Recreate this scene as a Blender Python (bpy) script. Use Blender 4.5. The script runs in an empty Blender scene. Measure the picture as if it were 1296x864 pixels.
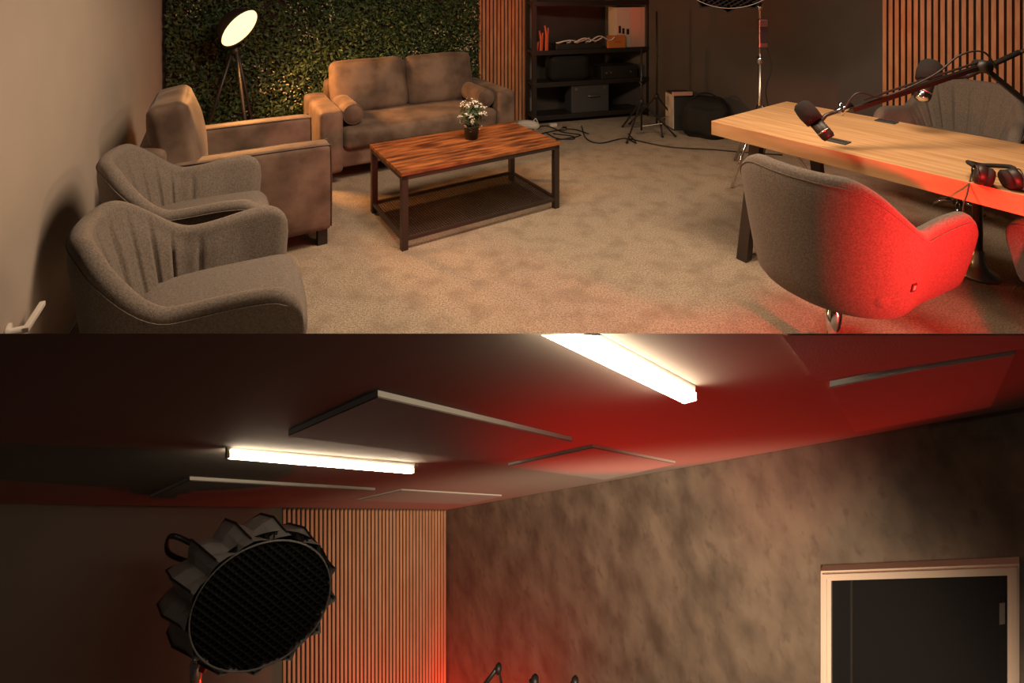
import bpy, bmesh, math, random
from mathutils import Vector, Matrix, noise
random.seed(7)
R = math.radians
C = bpy.context.scene.collection
S = bpy.context.scene
# ------------------------------------------------------------------ camera
F, PX, PY, H = 660.0, 648.0, -20.0, 1.66        # focal length (px), principal point, eye height
cam = bpy.data.cameras.new('camera'); camo = bpy.data.objects.new('camera', cam); C.objects.link(camo)
camo.location = (0, 0, H); camo.rotation_euler = (R(90), 0, 0)
cam.sensor_width = 36; cam.lens = F/1296*36; cam.shift_y = (PY-432)/1296.0; cam.clip_start = 0.02
S.camera = camo
# ------------------------------------------------------------------ world, exposure
w = bpy.data.worlds.new('world'); S.world = w; w.use_nodes = True
w.node_tree.nodes['Background'].inputs[0].default_value = (1, .8, .62, 1)
w.node_tree.nodes['Background'].inputs[1].default_value = 0.012
S.view_settings.view_transform = 'Standard'; S.view_settings.look = 'None'
S.view_settings.exposure = 0.0; S.view_settings.gamma = 1; S.view_settings.use_curve_mapping = False
# ------------------------------------------------------------------ lights
def area(name, loc, to, sx, sy, power, col):
    l = bpy.data.lights.new(name, 'AREA'); l.shape = 'RECTANGLE'; l.size = sx; l.size_y = sy
    l.energy = power; l.color = col
    o = bpy.data.objects.new(name, l); C.objects.link(o); o.location = loc
    o.rotation_euler = (Vector(to)-Vector(loc)).to_track_quat('-Z', 'Y').to_euler()
    return o
def spot(name, loc, to, size, blend, power, col, rad=.05):
    l = bpy.data.lights.new(name, 'SPOT'); l.spot_size = R(size); l.spot_blend = blend
    l.energy = power; l.color = col; l.shadow_soft_size = rad
    o = bpy.data.objects.new(name, l); C.objects.link(o); o.location = loc
    o.rotation_euler = (Vector(to)-Vector(loc)).to_track_quat('-Z', 'Y').to_euler()
    return o
WARM = (1, .72, .48)
area('studio_light_lounge', (-.25, 2.75, 2.5), (-.25, 2.95, 0), 1.2, .30, 72, WARM)
area('studio_light_desk', (1.75, 2.75, 2.5), (1.85, 3.0, 0), 1.2, .40, 50, WARM)
spot('red_led_by_desk', (1.80, 1.46, .68), (1.62, 2.15, .60), 104, .4, 120, (1, .030, .026), .05)
spot('unseen_front_fill', (.30, .50, -.50), (.85, 2.6, -2.0), 104, 1.0, 300, WARM, .25)  # unseen fill added to brighten the lower room's wall, door and slats
spot('red_led_on_table', (.72, 2.0, -2.75), (.70, 1.955, -1.75), 35, .6, 250, (1, .014, .010), .05)
spot('red_led_in_corner', (-.44, 3.36, -3.95), (-.56, 3.50, -2.5), 110, .9, 60, (1, .02, .01), .05)

# ------------------------------------------------------------------ materials
MAT = {}
def mat(name, col, rough=.6, metal=0, col2=None, scale=5, detail=4, stretch=(1,1,1), bump=0, bscale=60,
        emit=None, estr=0, sheen=0, ramp=(.35, .65), col3=None, scale3=2, spec=.5, coat=0, ramp3=(.5,.62)):
    m = bpy.data.materials.new(name); m.use_nodes = True; nt = m.node_tree; N = nt.nodes; L = nt.links
    b = N['Principled BSDF']
    b.inputs['Base Color'].default_value = (*col, 1); b.inputs['Roughness'].default_value = rough
    b.inputs['Metallic'].default_value = metal; b.inputs['Specular IOR Level'].default_value = spec
    b.inputs['Coat Weight'].default_value = coat
    if sheen: b.inputs['Sheen Weight'].default_value = sheen; b.inputs['Sheen Roughness'].default_value = .4
    tc = N.new('ShaderNodeTexCoord'); mp = N.new('ShaderNodeMapping'); mp.inputs['Scale'].default_value = stretch
    L.new(tc.outputs['Object'], mp.inputs['Vector'])
    def nz(sc, det):
        n = N.new('ShaderNodeTexNoise'); n.inputs['Scale'].default_value = sc; n.inputs['Detail'].default_value = det
        L.new(mp.outputs[0], n.inputs['Vector']); return n
    out = None
    if col2 is not None:
        n = nz(scale, detail); r = N.new('ShaderNodeValToRGB')
        r.color_ramp.elements[0].position = ramp[0]; r.color_ramp.elements[1].position = ramp[1]
        r.color_ramp.elements[0].color = (*col, 1); r.color_ramp.elements[1].color = (*col2, 1)
        L.new(n.outputs['Fac'], r.inputs[0]); out = r.outputs[0]
        if col3 is not None:
            n3 = nz(scale3, 5); r3 = N.new('ShaderNodeValToRGB')
            r3.color_ramp.elements[0].position = ramp3[0]; r3.color_ramp.elements[1].position = ramp3[1]
            mx = N.new('ShaderNodeMix'); mx.data_type = 'RGBA'
            L.new(n3.outputs['Fac'], r3.inputs[0]); L.new(r3.outputs[0], mx.inputs[0])
            L.new(out, mx.inputs[6]); mx.inputs[7].default_value = (*col3, 1); out = mx.outputs[2]
        L.new(out, b.inputs['Base Color'])
    if bump:
        n = nz(bscale, 3); bp = N.new('ShaderNodeBump'); bp.inputs['Strength'].default_value = bump
        bp.inputs['Distance'].default_value = .01
        L.new(n.outputs['Fac'], bp.inputs['Height']); L.new(bp.outputs[0], b.inputs['Normal'])
    if emit:
        b.inputs['Emission Color'].default_value = (*emit, 1); b.inputs['Emission Strength'].default_value = estr
    MAT[name] = m
    return m
mat('wall_paint', (.40, .34, .29), .8, col2=(.44, .37, .315), scale=2, bump=.05, bscale=200)
mat('dark_wall_paint', (.060, .052, .048), .7, col2=(.068, .058, .054), scale=3, bump=.05, bscale=200)
mat('carpet', (.25, .20, .15), .95, col2=(.50, .41, .32), scale=110, detail=4, bump=1.0, bscale=170,
    col3=(.25, .195, .145), scale3=7, ramp=(.34, .64), ramp3=(.47, .80), spec=.1)
mat('chair_fabric', (.130, .108, .092), .9, col2=(.192, .163, .142), scale=160, detail=2, bump=.25, bscale=350, sheen=.1, spec=.2)
mat('velvet', (.085, .054, .040), .7, col2=(.20, .138, .105), scale=4.5, detail=5, bump=.25, bscale=14, sheen=.15, spec=.3)
mat('cushion_seam', (.06, .045, .04), .8)
mat('black_metal', (.018, .015, .014), .42, spec=.5)
mat('brown_black_metal', (.028, .018, .015), .45)
mat('black_plastic', (.014, .013, .013), .5)
mat('black_foam', (.010, .010, .010), .95, bump=.6, bscale=300)
mat('black_fabric', (.007, .006, .006), .85, bump=.2, bscale=80)
mat('case_grey', (.035, .034, .035), .7)
mat('chrome', (.75, .73, .72), .16, 1)
mat('steel', (.4, .38, .36), .35, 1)
mat('oak', (.40, .225, .105), .5, col2=(.56, .345, .175), scale=2.2, detail=8, stretch=(1.2, 16, 6), bump=.05, bscale=30, spec=.35)
mat('rustic_wood', (.070, .020, .009), .40, col2=(.33, .115, .038), scale=2.6, detail=8, stretch=(1.6, 9, 3), bump=.1, bscale=10,
    col3=(.05, .02, .012), scale3=2.3, ramp=(.36, .62), ramp3=(.54, .72), spec=.4)
mat('slat_wood', (.46, .175, .080), .5, col2=(.62, .28, .14), scale=6, detail=5, stretch=(4, 4, .7))
mat('slat_wood_pale', (.74, .43, .25), .5, col2=(.86, .55, .35), scale=6, detail=5, stretch=(4, 4, .7))
mat('slat_backing', (.020, .010, .008), .95)
mat('leaf_dark', (.012, .030, .010), .6, col2=(.035, .075, .020), scale=7)
mat('leaf_mid', (.028, .058, .014), .55, col2=(.060, .095, .028), scale=9)
mat('petal', (.50, .45, .34), .7)
mat('white_petal', (.75, .72, .66), .7)
mat('pot', (.02, .02, .02), .5)
mat('soil', (.03, .02, .015), .95)
mat('lamp_glow', (1, .8, .4), .5, emit=(1, .84, .40), estr=1.6)
mat('batten_glow', (1, .9, .75), .5, emit=(1, .80, .56), estr=42)
mat('batten_body', (.42, .38, .34), .5)
mat('ceiling_paint', (.22, .195, .17), .8, bump=.03, bscale=90)
mat('panel_felt', (.30, .27, .25), .95, bump=.2, bscale=300)
mat('panel_edge_lit', (.80, .76, .70), .9)  # edges paler than the felt: strip-light brightness put into the colour
mat('concrete', (.085, .066, .052), .62, col2=(.195, .155, .120), scale=9, detail=12, stretch=(1, 1, .62), ramp=(.30, .70),
    col3=(.060, .046, .036), scale3=24, ramp3=(.56, .90), bump=.10, bscale=30)
mat('grey_paint', (.22, .195, .17), .75, bump=.03, bscale=90)
mat('door_frame_paint', (.70, .58, .48), .45)
mat('door_paint', (.006, .006, .008), .5, spec=.25)
mat('white_plastic', (.65, .60, .55), .5)
mat('pink_card', (.75, .42, .33), .7)
mat('cream_card', (.60, .52, .44), .7)
mat('orange_card', (.52, .18, .04), .7)
mat('orange_paint', (.55, .09, .03), .5)
mat('silver_cloth', (.36, .34, .335), .30, spec=.9, bump=.3, bscale=26)
mat('rim_tape', (.22, .21, .20), .6)
mat('grey_case', (.05, .05, .052), .6)
mat('white_bag', (.55, .52, .48), .6, bump=.5, bscale=20)
mat('tag_red', (.08, .02, .02), .4)

# ------------------------------------------------------------------ helpers
def obj(name, bm, m, parent=None, smooth=False, mats=None):
    me = bpy.data.meshes.new(name); bmesh.ops.recalc_face_normals(bm, faces=bm.faces[:])
    bm.to_mesh(me); bm.free()
    for x in (mats or [m]): me.materials.append(MAT[x])
    if smooth:
        for p in me.polygons: p.use_smooth = True
    o = bpy.data.objects.new(name, me); C.objects.link(o)
    if parent: o.parent = parent
    return o
def tag(o, label, cat, group=None, kind=None):
    o['label'] = label; o['category'] = cat
    if group: o['group'] = group
    if kind: o['kind'] = kind
    return o
def thing(name, label, cat, loc=(0,0,0), rz=0, group=None, kind=None):
    o = bpy.data.objects.new(name, None); C.objects.link(o); o.location = loc; o.rotation_euler = (0,0,rz)
    o.empty_display_size = .1
    return tag(o, label, cat, group, kind)
def struct(name, bm, m, **k):
    o = obj(name, bm, m, **k); o['kind'] = 'structure'; return o
def dup(root, loc, rz, label, group=None):
    def cp(o, par):
        c = o.copy(); C.objects.link(c); c.parent = par
        for ch in list(o.children): cp(ch, c)
        return c
    r = cp(root, None); r.location = loc; r.rotation_euler = (0,0,rz); r['label'] = label
    if group: r['group'] = group
    return r
BM = bmesh.new
def box(bm, x0, x1, y0, y1, z0, z1, bev=0, M=None, seg=2, mi=0):
    vs = [bm.verts.new((x, y, z)) for x in (x0, x1) for y in (y0, y1) for z in (z0, z1)]
    fs = [bm.faces.new([vs[i] for i in q]) for q in ((0,1,3,2),(4,6,7,5),(0,4,5,1),(2,3,7,6),(0,2,6,4),(1,5,7,3))]
    for f in fs: f.material_index = mi
    geo = vs
    if bev:
        es = list({e for f in fs for e in f.edges})
        r = bmesh.ops.bevel(bm, geom=es, offset=bev, segments=seg, profile=.6, affect='EDGES')
        geo = list({v for f in r['faces'] for v in f.verts} | {v for v in vs if v.is_valid})
    if M is not None: bmesh.ops.transform(bm, matrix=M, verts=geo)
    return geo
def pillow(bm, sx, sy, sz, r=.04, puff=(0,0,0), M=None, n=12, wr=0, seed=0):
    """soft upholstered block centred on the origin; puff = outward bulge of the x, y, z faces"""
    h = (sx/2, sy/2, sz/2); V = {}
    def vert(i, j, k):
        if (i, j, k) in V: return V[(i, j, k)]
        g = [math.sin((2*q/n-1)*math.pi/2*.92)/math.sin(math.pi/2*.92) for q in (i, j, k)]
        p = Vector([g[a]*h[a] for a in range(3)])
        rr = min(r, *h)
        inner = Vector([max(-h[a]+rr, min(h[a]-rr, p[a])) for a in range(3)])
        d = p-inner
        if d.length > 1e-9: p = inner + d.normalized()*rr
        for a in range(3):
            b, c = [q for q in range(3) if q != a]
            p[a] += g[a]*puff[a]*(1-g[b]**2)*(1-g[c]**2)
        if wr:
            q = p*6+Vector((seed, seed*2.1, 0)); s = noise.noise(q)*wr
            p += p.normalized()*s
        v = bm.verts.new(M @ p if M else p); V[(i, j, k)] = v; return v
    for i in range(n):
        for j in range(n):
            for q in (0, n):
                bm.faces.new([vert(i,j,q), vert(i+1,j,q), vert(i+1,j+1,q), vert(i,j+1,q)])
                bm.faces.new([vert(i,q,j), vert(i+1,q,j), vert(i+1,q,j+1), vert(i,q,j+1)])
                bm.faces.new([vert(q,i,j), vert(q,i+1,j), vert(q,i+1,j+1), vert(q,i,j+1)])
def basis(d):
    d = d.normalized(); a = Vector((0,0,1)) if abs(d.z) < .9 else Vector((1,0,0))
    u = d.cross(a).normalized(); return u, d.cross(u)
def tube(bm, pts, r, n=8, cap=True, sq=False):
    pts = [Vector(p) for p in pts]; rings = []
    rs = r if isinstance(r, (list, tuple)) else [r]*len(pts)
    u0 = None
    for i, p in enumerate(pts):
        d = (pts[min(i+1, len(pts)-1)]-pts[max(i-1, 0)])
        u, v = basis(d)
        if u0 is not None:
            u = (u0 - d.normalized()*u0.dot(d.normalized()))
            u = u.normalized() if u.length > 1e-5 else basis(d)[0]
            v = d.normalized().cross(u)
        u0 = u
        off = math.pi/4 if sq else 0
        rings.append([bm.verts.new(p+(u*math.cos(off+2*math.pi*k/n)+v*math.sin(off+2*math.pi*k/n))*rs[i]) for k in range(n)])
    for a, b in zip(rings, rings[1:]):
        for k in range(n): bm.faces.new([a[k], a[(k+1) % n], b[(k+1) % n], b[k]])
    if cap:
        bm.faces.new(rings[0][::-1]); bm.faces.new(rings[-1])
def curve_pts(ctrl, n=8):
    P = [Vector(p) for p in ctrl]; P = [P[0]*2-P[1]]+P+[P[-1]*2-P[-2]]; out = []
    for i in range(1, len(P)-2):
        for k in range(n):
            t = k/n
            out.append(.5*((2*P[i])+(-P[i-1]+P[i+1])*t+(2*P[i-1]-5*P[i]+4*P[i+1]-P[i+2])*t*t+(-P[i-1]+3*P[i]-3*P[i+1]+P[i+2])*t**3))
    out.append(P[-2]); return out
def lathe(bm, prof, n=24, M=None):
    rings = []
    for r, z in prof:
        rings.append([bm.verts.new((M @ Vector((r*math.cos(2*math.pi*k/n), r*math.sin(2*math.pi*k/n), z))) if M else
                      (r*math.cos(2*math.pi*k/n), r*math.sin(2*math.pi*k/n), z)) for k in range(n)])
    for a, b in zip(rings, rings[1:]):
        for k in range(n): bm.faces.new([a[k], a[(k+1) % n], b[(k+1) % n], b[k]])
    if prof[0][0] > 1e-6: bm.faces.new(rings[0][::-1])
    if prof[-1][0] > 1e-6: bm.faces.new(rings[-1])
    bmesh.ops.remove_doubles(bm, verts=[v for r_ in rings for v in r_], dist=1e-6)
def axisM(loc, d, up=None):
    q = Vector(d).to_track_quat('Z', 'Y'); return Matrix.Translation(loc) @ q.to_matrix().to_4x4()
def slab(bm, pts, off, mi=(0, 0)):
    """closed solid: polygon pts and the same polygon moved by off"""
    a = [bm.verts.new(p) for p in pts]; b = [bm.verts.new(Vector(p)+Vector(off)) for p in pts]
    f = bm.faces.new(a); f.material_index = mi[0]; g = bm.faces.new(b[::-1]); g.material_index = mi[0]
    n = len(a)
    for i in range(n):
        s = bm.faces.new([a[i], b[i], b[(i+1) % n], a[(i+1) % n]]); s.material_index = mi[1]
def at(px, py, d):
    return Vector(((px-PX)/F*d, d, H-(py-PY)/F*d))

# ================================================================== UPPER ROOM (lounge with carpet)
U = Vector((math.cos(R(30)), math.sin(R(30)), 0)); V_ = Vector((-math.sin(R(30)), math.cos(R(30)), 0))
def uv(a, b, z=0): return U*a+V_*b+Vector((0,0,z))
cornerL = uv(-.37, 5.5)                                  # left back corner
leftEnd = Vector((-1.80, 1.80, 0))
cornerR = Vector((1.63, 6.67, 0)); rd = Vector((.669, -.743, 0))
cornerR = uv(4.9, 5.5)
rightBase = Vector((2.31, 5.92, 0))
# right wall passes rightBase along rd; meets the back wall
den = rd.cross(U).z; s_ = (cornerL-rightBase).cross(U).z/den; cornerR = rightBase+rd*s_
rightEnd = rightBase+rd*4.2
bm = BM()
slab(bm, [leftEnd+Vector((.0,.02,0)), Vector((-.9, 1.93, 0)), Vector((.3, 1.99, 0)), Vector((1.6, 2.07, 0)), Vector((3.4, 2.25, 0)), rightEnd, cornerR, cornerL], (0, 0, -.015))
struct('floor', bm, 'carpet')
def wallslab(name, p, q, z0, z1, m, th):
    bm = BM(); n = (q-p).cross(Vector((0,0,1))).normalized()*th
    slab(bm, [p+Vector((0,0,z0)), q+Vector((0,0,z0)), q+Vector((0,0,z1)), p+Vector((0,0,z1))], n)
    return struct(name, bm, m)
wallslab('wall_left', leftEnd, cornerL, 0, 2.6, 'wall_paint', -.08)
wallslab('wall_back', cornerL, cornerR, 0, 2.6, 'dark_wall_paint', -.08)
wallslab('wall_right', cornerR, rightEnd, 0, 2.6, 'dark_wall_paint', -.08)
# slatted wood panels
def slat_panel(label, p, d, n_in, width, pitch, z0, z1):
    """p: floor point at one end on the wall, d: direction along the wall, n_in: into the room"""
    t = thing('slat_panel', label, 'wall panel', p)
    bm = BM(); slab(bm, [Vector((0,0,z0)), d*width+Vector((0,0,z0)), d*width+Vector((0,0,z1)), Vector((0,0,z1))], n_in*.01); obj('backing', bm, 'slat_backing', t)
    bm = BM(); k = 0; sw = pitch*.62
    while k*pitch+sw <= width+1e-6:
        a = d*(k*pitch)+n_in*.01; b = a+d*sw
        slab(bm, [a+Vector((0,0,z0)), b+Vector((0,0,z0)), b+Vector((0,0,z1)), a+Vector((0,0,z1))], n_in*.014); k += 1
    obj('slats', bm, 'slat_wood', t); return t
slat_panel('vertical oak slat wall panel between the leafy wall and the black shelving', uv(2.716, 5.5, .0), U, -V_, .655, .05, 0, 2.5)
nr = Vector((-rd.y, rd.x, 0)); nr = nr if nr.dot(Vector((0,3,0))-rightBase) > 0 else -nr
slat_panel('vertical oak slat wall panel behind the grey chair at the desk', rightBase+rd*1.59, rd, nr, 1.6, .0455, 0, 2.5)
bm = BM(); slab(bm, [uv(3.40, 5.5, 0), uv(3.46, 5.5, 0), uv(3.46, 5.5, 2.5), uv(3.40, 5.5, 2.5)], -V_*.03); struct('trim_1', bm, 'grey_paint')

# green wall
t = thing('leafy_wall_panel', 'artificial green foliage wall with small pale flowers behind the sofa', 'green wall', cornerL)
bm = BM(); slab(bm, [U*.02, U*3.08, U*3.08+Vector((0,0,2.4)), U*.02+Vector((0,0,2.4))], -V_*.02); obj('backing', bm, 'slat_backing', t)
def leaf_cloud(bm, spots, size, mi_fn):
    for p, nrm in spots:
        u, v = basis(nrm); a = random.uniform(0, 6.28); u2 = u*math.cos(a)+v*math.sin(a); v2 = nrm.cross(u2)
        s = size*random.uniform(.6, 1.3); w_ = s*random.uniform(.35, .5)
        q = [p-u2*s*.5, p-u2*s*.1+v2*w_*.5+nrm*.002, p+u2*s*.5+nrm*s*.12, p-u2*s*.1-v2*w_*.5+nrm*.002, p+nrm*s*.08]
        vs = [bm.verts.new(x) for x in q]; mi = mi_fn()
        for tri in ((0,1,4),(1,2,4),(2,3,4),(3,0,4)):
            f = bm.faces.new([vs[i] for i in tri]); f.material_index = mi
bm = BM(); sp = []
for i in range(21000):
    a = random.uniform(.03, 3.07); z = random.uniform(.03, 1.85)
    dep = .03+.09*random.random()*(.45+.55*(noise.noise(Vector((a*5, z*5, 3)))+.5))
    n = (-V_+Vector((random.gauss(0,.7), random.gauss(0,.4), random.gauss(.25,.6)))).normalized()
    sp.append((U*a+Vector((0,0,z))-V_*dep, n))
leaf_cloud(bm, sp, .048, lambda: random.choices((0, 1), (.55, .45))[0])
o = obj('foliage', bm, 'leaf_dark', t, mats=['leaf_dark', 'leaf_mid']); o['kind'] = 'stuff'
bm = BM(); sp = []
cl = [(random.uniform(.1, 3.0), random.uniform(.3, 1.7)) for _ in range(16)]+[(2.85, .95), (2.9, 1.0), (2.8, .85), (1.0, .7), (1.05, .6), (2.95, .7)]
for a, z in cl:
    for _ in range(18):
        aa, zz = a+random.gauss(0,.06), z+random.gauss(0,.06)
        if .05 < aa < 3.05: sp.append((U*aa+Vector((0,0,zz))-V_*random.uniform(.11, .14), (-V_+Vector((random.gauss(0,.4), 0, random.gauss(0,.4)))).normalized()))
leaf_cloud(bm, sp, .022, lambda: 0)
o = obj('flowers', bm, 'petal', t); o['kind'] = 'stuff'

# ---------------------------------------------------------------- tub chairs
t_fn = {}
def make_tub_chair(label):
    t = thing('tub_chair', label, 'chair', group='grey channel-backed tub chairs')
    Mn, z0 = 200, .35
    def smooth(x): x = max(0, min(1, x)); return x*x*(3-2*x)
    def plan(q, s):
        a = abs(q); sg = 1 if q >= 0 else -1
        if a <= .56:
            ph = a/.56*math.pi/2; return Vector((-.03-.29*math.cos(ph)*s, sg*.335*math.sin(ph)*s, 0))
        k = (a-.56)/.44; return Vector((-.03+.37*k*(.55+.45*s), sg*(.335+.060*smooth(k*.9))*s, 0))
    def top(q):
        a = abs(q)
        h = .83-.19*smooth((a-.16)/.42)
        h += .012*smooth((a-.60)/.22)
        k = max(0, (a-.86)/.14); h -= .13*(1-math.sqrt(max(0, 1-k*k)))
        return h
    def scl(z): return .80+.22*max(0, min(1, (z-z0)/.40))**.8
    bm = BM(); rings = []
    for i in range(Mn+1):
        q = -1+2*i/Mn; h = top(q); a = abs(q)
        th = .062; k = (a-.93)/.07
        if k > 0: th *= math.sqrt(max(.02, 1-k*k))
        def ctr(z): return plan(q, scl(z))
        e = .004; tg = (plan(min(1, q+e), 1)-plan(max(-1, q-e), 1)).normalized(); nin = Vector((-tg.y, tg.x, 0))
        if nin.dot(Vector((.05,0,0))-plan(q, 1)) < 0: nin = -nin
        ring = [plan(q, .45)+Vector((0,0,z0-.040)), plan(q, .66)+Vector((0,0,z0-.036)), plan(q, .75)+Vector((0,0,z0-.020))]
        zr = h-th*.5
        for j in range(9):
            z = z0+(zr-z0)*j/8; ring.append(ctr(z)+Vector((0,0,z)))
        base = ctr(zr)
        for j in range(1, 6):
            ph = math.pi*j/6; ring.append(base+nin*(th*.5-th*.5*math.cos(ph))+Vector((0,0,zr+th*.5*math.sin(ph))))
        g = .012 if a < .66 else .012*max(0, 1-(a-.66)/.1)
        for sq_ in (0.0, .115, .23, .345, .46, .60):
            if abs(a-sq_) < .0051: g -= .012
            elif abs(a-sq_) < .0151: g -= .004
        for j in range(9):
            z = zr+(.40-zr)*j/8; lean = .05*(1-(z-.40)/max(.05, zr-.40))*(1 if a < .5 else max(0, 1-(a-.5)/.3))
            fade = min(1, j/2.0)
            ring.append(ctr(z)+nin*(th+lean+g*fade)+Vector((0,0,z)))
        rings.append([bm.verts.new(p) for p in ring])
    n = len(rings[0])
    for A, B in zip(rings, rings[1:]):
        for j in range(n-1): bm.faces.new([A[j], A[j+1], B[j+1], B[j]])
    for rg in (rings[0], rings[-1]):
        for j in range(n//2):
            vs = [rg[j], rg[j+1], rg[n-2-j], rg[n-1-j]]
            if len(set(vs)) == 4:
                try: bm.faces.new(vs)
                except ValueError: pass
    obj('shell', bm, 'chair_fabric', t, smooth=True); t_fn['plan'] = plan; t_fn['scl'] = scl
    bm = BM()
    M = Matrix.Translation((.075, 0, .425)); pillow(bm, .54, .50, .14, .06, (.015, .0, .02), M, n=14)
    obj('seat', bm, 'chair_fabric', t, smooth=True)
    bm = BM(); pillow(bm, .44, .36, .09, .04, (0, 0, .01), Matrix.Translation((.09, 0, .365)), n=10)
    obj('seat_base', bm, 'chair_fabric', t, smooth=True)
    # piping along the outer edge of the rim
    bm = BM(); pts = []
    for i in range(0, 61):
        q = -.93+1.86*i/60; z = top(q)-.030; sc = scl(z)
        p = plan(q, sc*1.004); pts.append(p+Vector((0,0,z)))
    tube(bm, pts, .0020, 6); obj('piping', bm, 'chair_fabric', t, smooth=True)
    bm = BM(); lathe(bm, [(.028, .05), (.028, .20), (.018, .205), (.018, .33)], 20); obj('column', bm, 'chrome', t, smooth=True)
    bm = BM(); lathe(bm, [(.0, .312), (.09, .312), (.09, .322), (0, .322)], 20); obj('mount_plate', bm, 'black_metal', t)
    for k in range(4):
        an = R(15+90*k); bm = BM()
        tube(bm, [(.02*math.cos(an), .02*math.sin(an), .075), (.08*math.cos(an), .08*math.sin(an), .06), (.13*math.cos(an), .13*math.sin(an), .012)], [.017, .014, .011], 8)
        obj('leg', bm, 'chrome', t, smooth=True)
    return t
def chair_at(root, x, y, ang, sc, label, first=False, legrot=0):
    if first:
        root.location = (x, y, 0); root.rotation_euler = (0, 0, R(ang)); r = root; r['label'] = label
    else:
        r = dup(root, (x, y, 0), R(ang), label)
    r.scale = (sc, sc, sc); return r
ch = make_tub_chair('')
chair_at(ch, -1.15, 1.875, 27, 1.05, 'grey channel-backed tub chair nearest the viewer against the left wall', True)
chair_at(ch, -1.60, 2.56, 27, 1.05, 'grey channel-backed tub chair between the armchair and the nearest tub chair')
red = chair_at(ch, 1.42, 2.30, 35, 1.11, 'tub chair with its back towards us, washed in red light at the desk')
chair_at(ch, 3.25, 3.80, 213, 1.12, 'grey tub chair facing us across the desk in front of slats')
chair_at(ch, 2.55, 1.99, 86, 1.0, 'grey tub chair cut off by the right edge, only its arm showing')
# the leather badge on the red lit chair
bq = -.49; bz = .455
bp = t_fn['plan'](bq, t_fn['scl'](bz)); bt = (t_fn['plan'](bq+.01, 1)-t_fn['plan'](bq-.01, 1)).normalized()
bn = Vector((bt.y, -bt.x, 0)); bn = bn if bn.dot(bp) > 0 else -bn
bn = (bn+Vector((0, 0, -.18))).normalized()
BMx = axisM(bp+Vector((0,0,bz))+bn*.001, bn)
bm = BM(); box(bm, -.013, .013, -.015, .015, -.004, .002, .001, BMx); b_ = obj('badge', bm, 'tag_red', red); b_['label'] = 'small square badge on the outer shell'
bm = BM(); box(bm, -.006, .006, -.008, .008, .0021, .003, 0, BMx); obj('badge_emblem', bm, 'white_plastic', b_)

# ---------------------------------------------------------------- sofa
sofa = thing('sofa', 'two-seat brown velvet sofa in front of the leafy wall', 'sofa', (-1.556, 4.22, 0), R(30))
def soft(name, x0, x1, y0, y1, z0, z1, r, puff, parent, wr=0, seed=0, rot=None, m='velvet', n=14):
    bm = BM(); M = Matrix.Translation(((x0+x1)/2, (y0+y1)/2, (z0+z1)/2))
    if rot is not None: M = M @ rot
    pillow(bm, x1-x0, y1-y0, z1-z0, r, puff, M, n=n, wr=wr, seed=seed)
    return obj(name, bm, m, parent, smooth=True)
soft('arm', 0, .19, 0, .88, .10, .615, .035, (.004, .008, .01), sofa, .004, 1)
soft('arm', 1.65, 1.84, 0, .88, .10, .615, .035, (.004, .008, .01), sofa, .004, 2)
soft('base', .17, 1.67, .05, .86, .12, .30, .03, (0, .006, 0), sofa)
soft('back_frame', .18, 1.66, .72, .90, .12, .74, .04, (0, .01, .01), sofa)
soft('seat_cushion', .195, 1.645, .0, .72, .27, .455, .055, (0, .02, .022), sofa, .008, 3, n=22)
tl = Matrix.Rotation(R(-13), 4, 'X')
soft('back_cushion', .20, .925, .545, .73, .43, .93, .07, (.0, .05, .015), sofa, .012, 4, tl, n=20)
soft('back_cushion', .925, 1.645, .545, .73, .43, .93, .07, (.0, .05, .015), sofa, .012, 7, tl, n=20)
for x in (.08, 1.76):
    for y in (.08, .8):
        bm = BM(); lathe(bm, [(.016, 0), (.024, .13)], 12, Matrix.Translation((x, y, 0))); obj('leg', bm, 'black_metal', sofa)
for k, (x, lab) in enumerate(((.285, 'velvet bolster cushion inside the left arm of the sofa'), (1.555, 'velvet bolster cushion inside the right arm of the sofa'))):
    t = thing('bolster_cushion', lab, 'cushion', sofa.matrix_basis @ Vector((x, .36, 0)), R(30), 'sofa bolsters')
    t.location = Vector((-1.556, 4.22, 0))+Matrix.Rotation(R(30), 3, 'Z') @ Vector((x, .33, .555))
    M = Matrix.Rotation(R(90), 4, 'X')
    bm = BM(); lathe(bm, [(.0, -.262), (.04, -.262), (.075, -.258), (.086, -.245), (.088, -.1), (.089, .1), (.086, .245), (.075, .258), (.04, .262), (0, .262)], 28, M); obj('cover', bm, 'velvet', t, smooth=True)
    for s in (-1, 1):
        bm = BM(); tube(bm, [(.083*math.cos(a*math.pi/12), s*.252, .083*math.sin(a*math.pi/12)) for a in range(25)], .004, 6, cap=False)
        obj('piping', bm, 'velvet', t, smooth=True)

# ---------------------------------------------------------------- armchair
arm = thing('armchair', 'brown velvet block armchair by the left wall, beside the floor lamp', 'armchair', (-1.147, 3.32, 0), R(30))
def block_arm(y0, y1):
    o = soft('arm', -.86, 0, y0, y1, .10, .645, .03, (.004, .004, .006), arm, .003, y0)
    for y in (y0+.008, y1-.008):
        bm = BM(); tube(bm, curve_pts([(-.84, y, .64), (-.3, y, .642), (-.03, y, .636), (-.004, y, .61), (.0, y, .3), (-.002, y, .12)], 4), .004, 6)
        obj('piping', bm, 'cushion_seam', o, smooth=True)
block_arm(0, .15); block_arm(.77, .92)
soft('base', -.88, -.03, .14, .78, .12, .30, .03, (.005, 0, 0), arm)
soft('seat_cushion', -.72, -.01, .155, .765, .28, .46, .05, (.015, 0, .02), arm, .006, 5, n=18)
soft('back_frame', -1.03, -.88, .02, .90, .12, .74, .04, (.0, 0, .01), arm)
soft('back_cushion', -.94, -.74, .06, .72, .44, .98, .05, (.05, .0, .01), arm, .010, 9, Matrix.Rotation(R(-10), 4, 'Y'), n=20)
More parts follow.
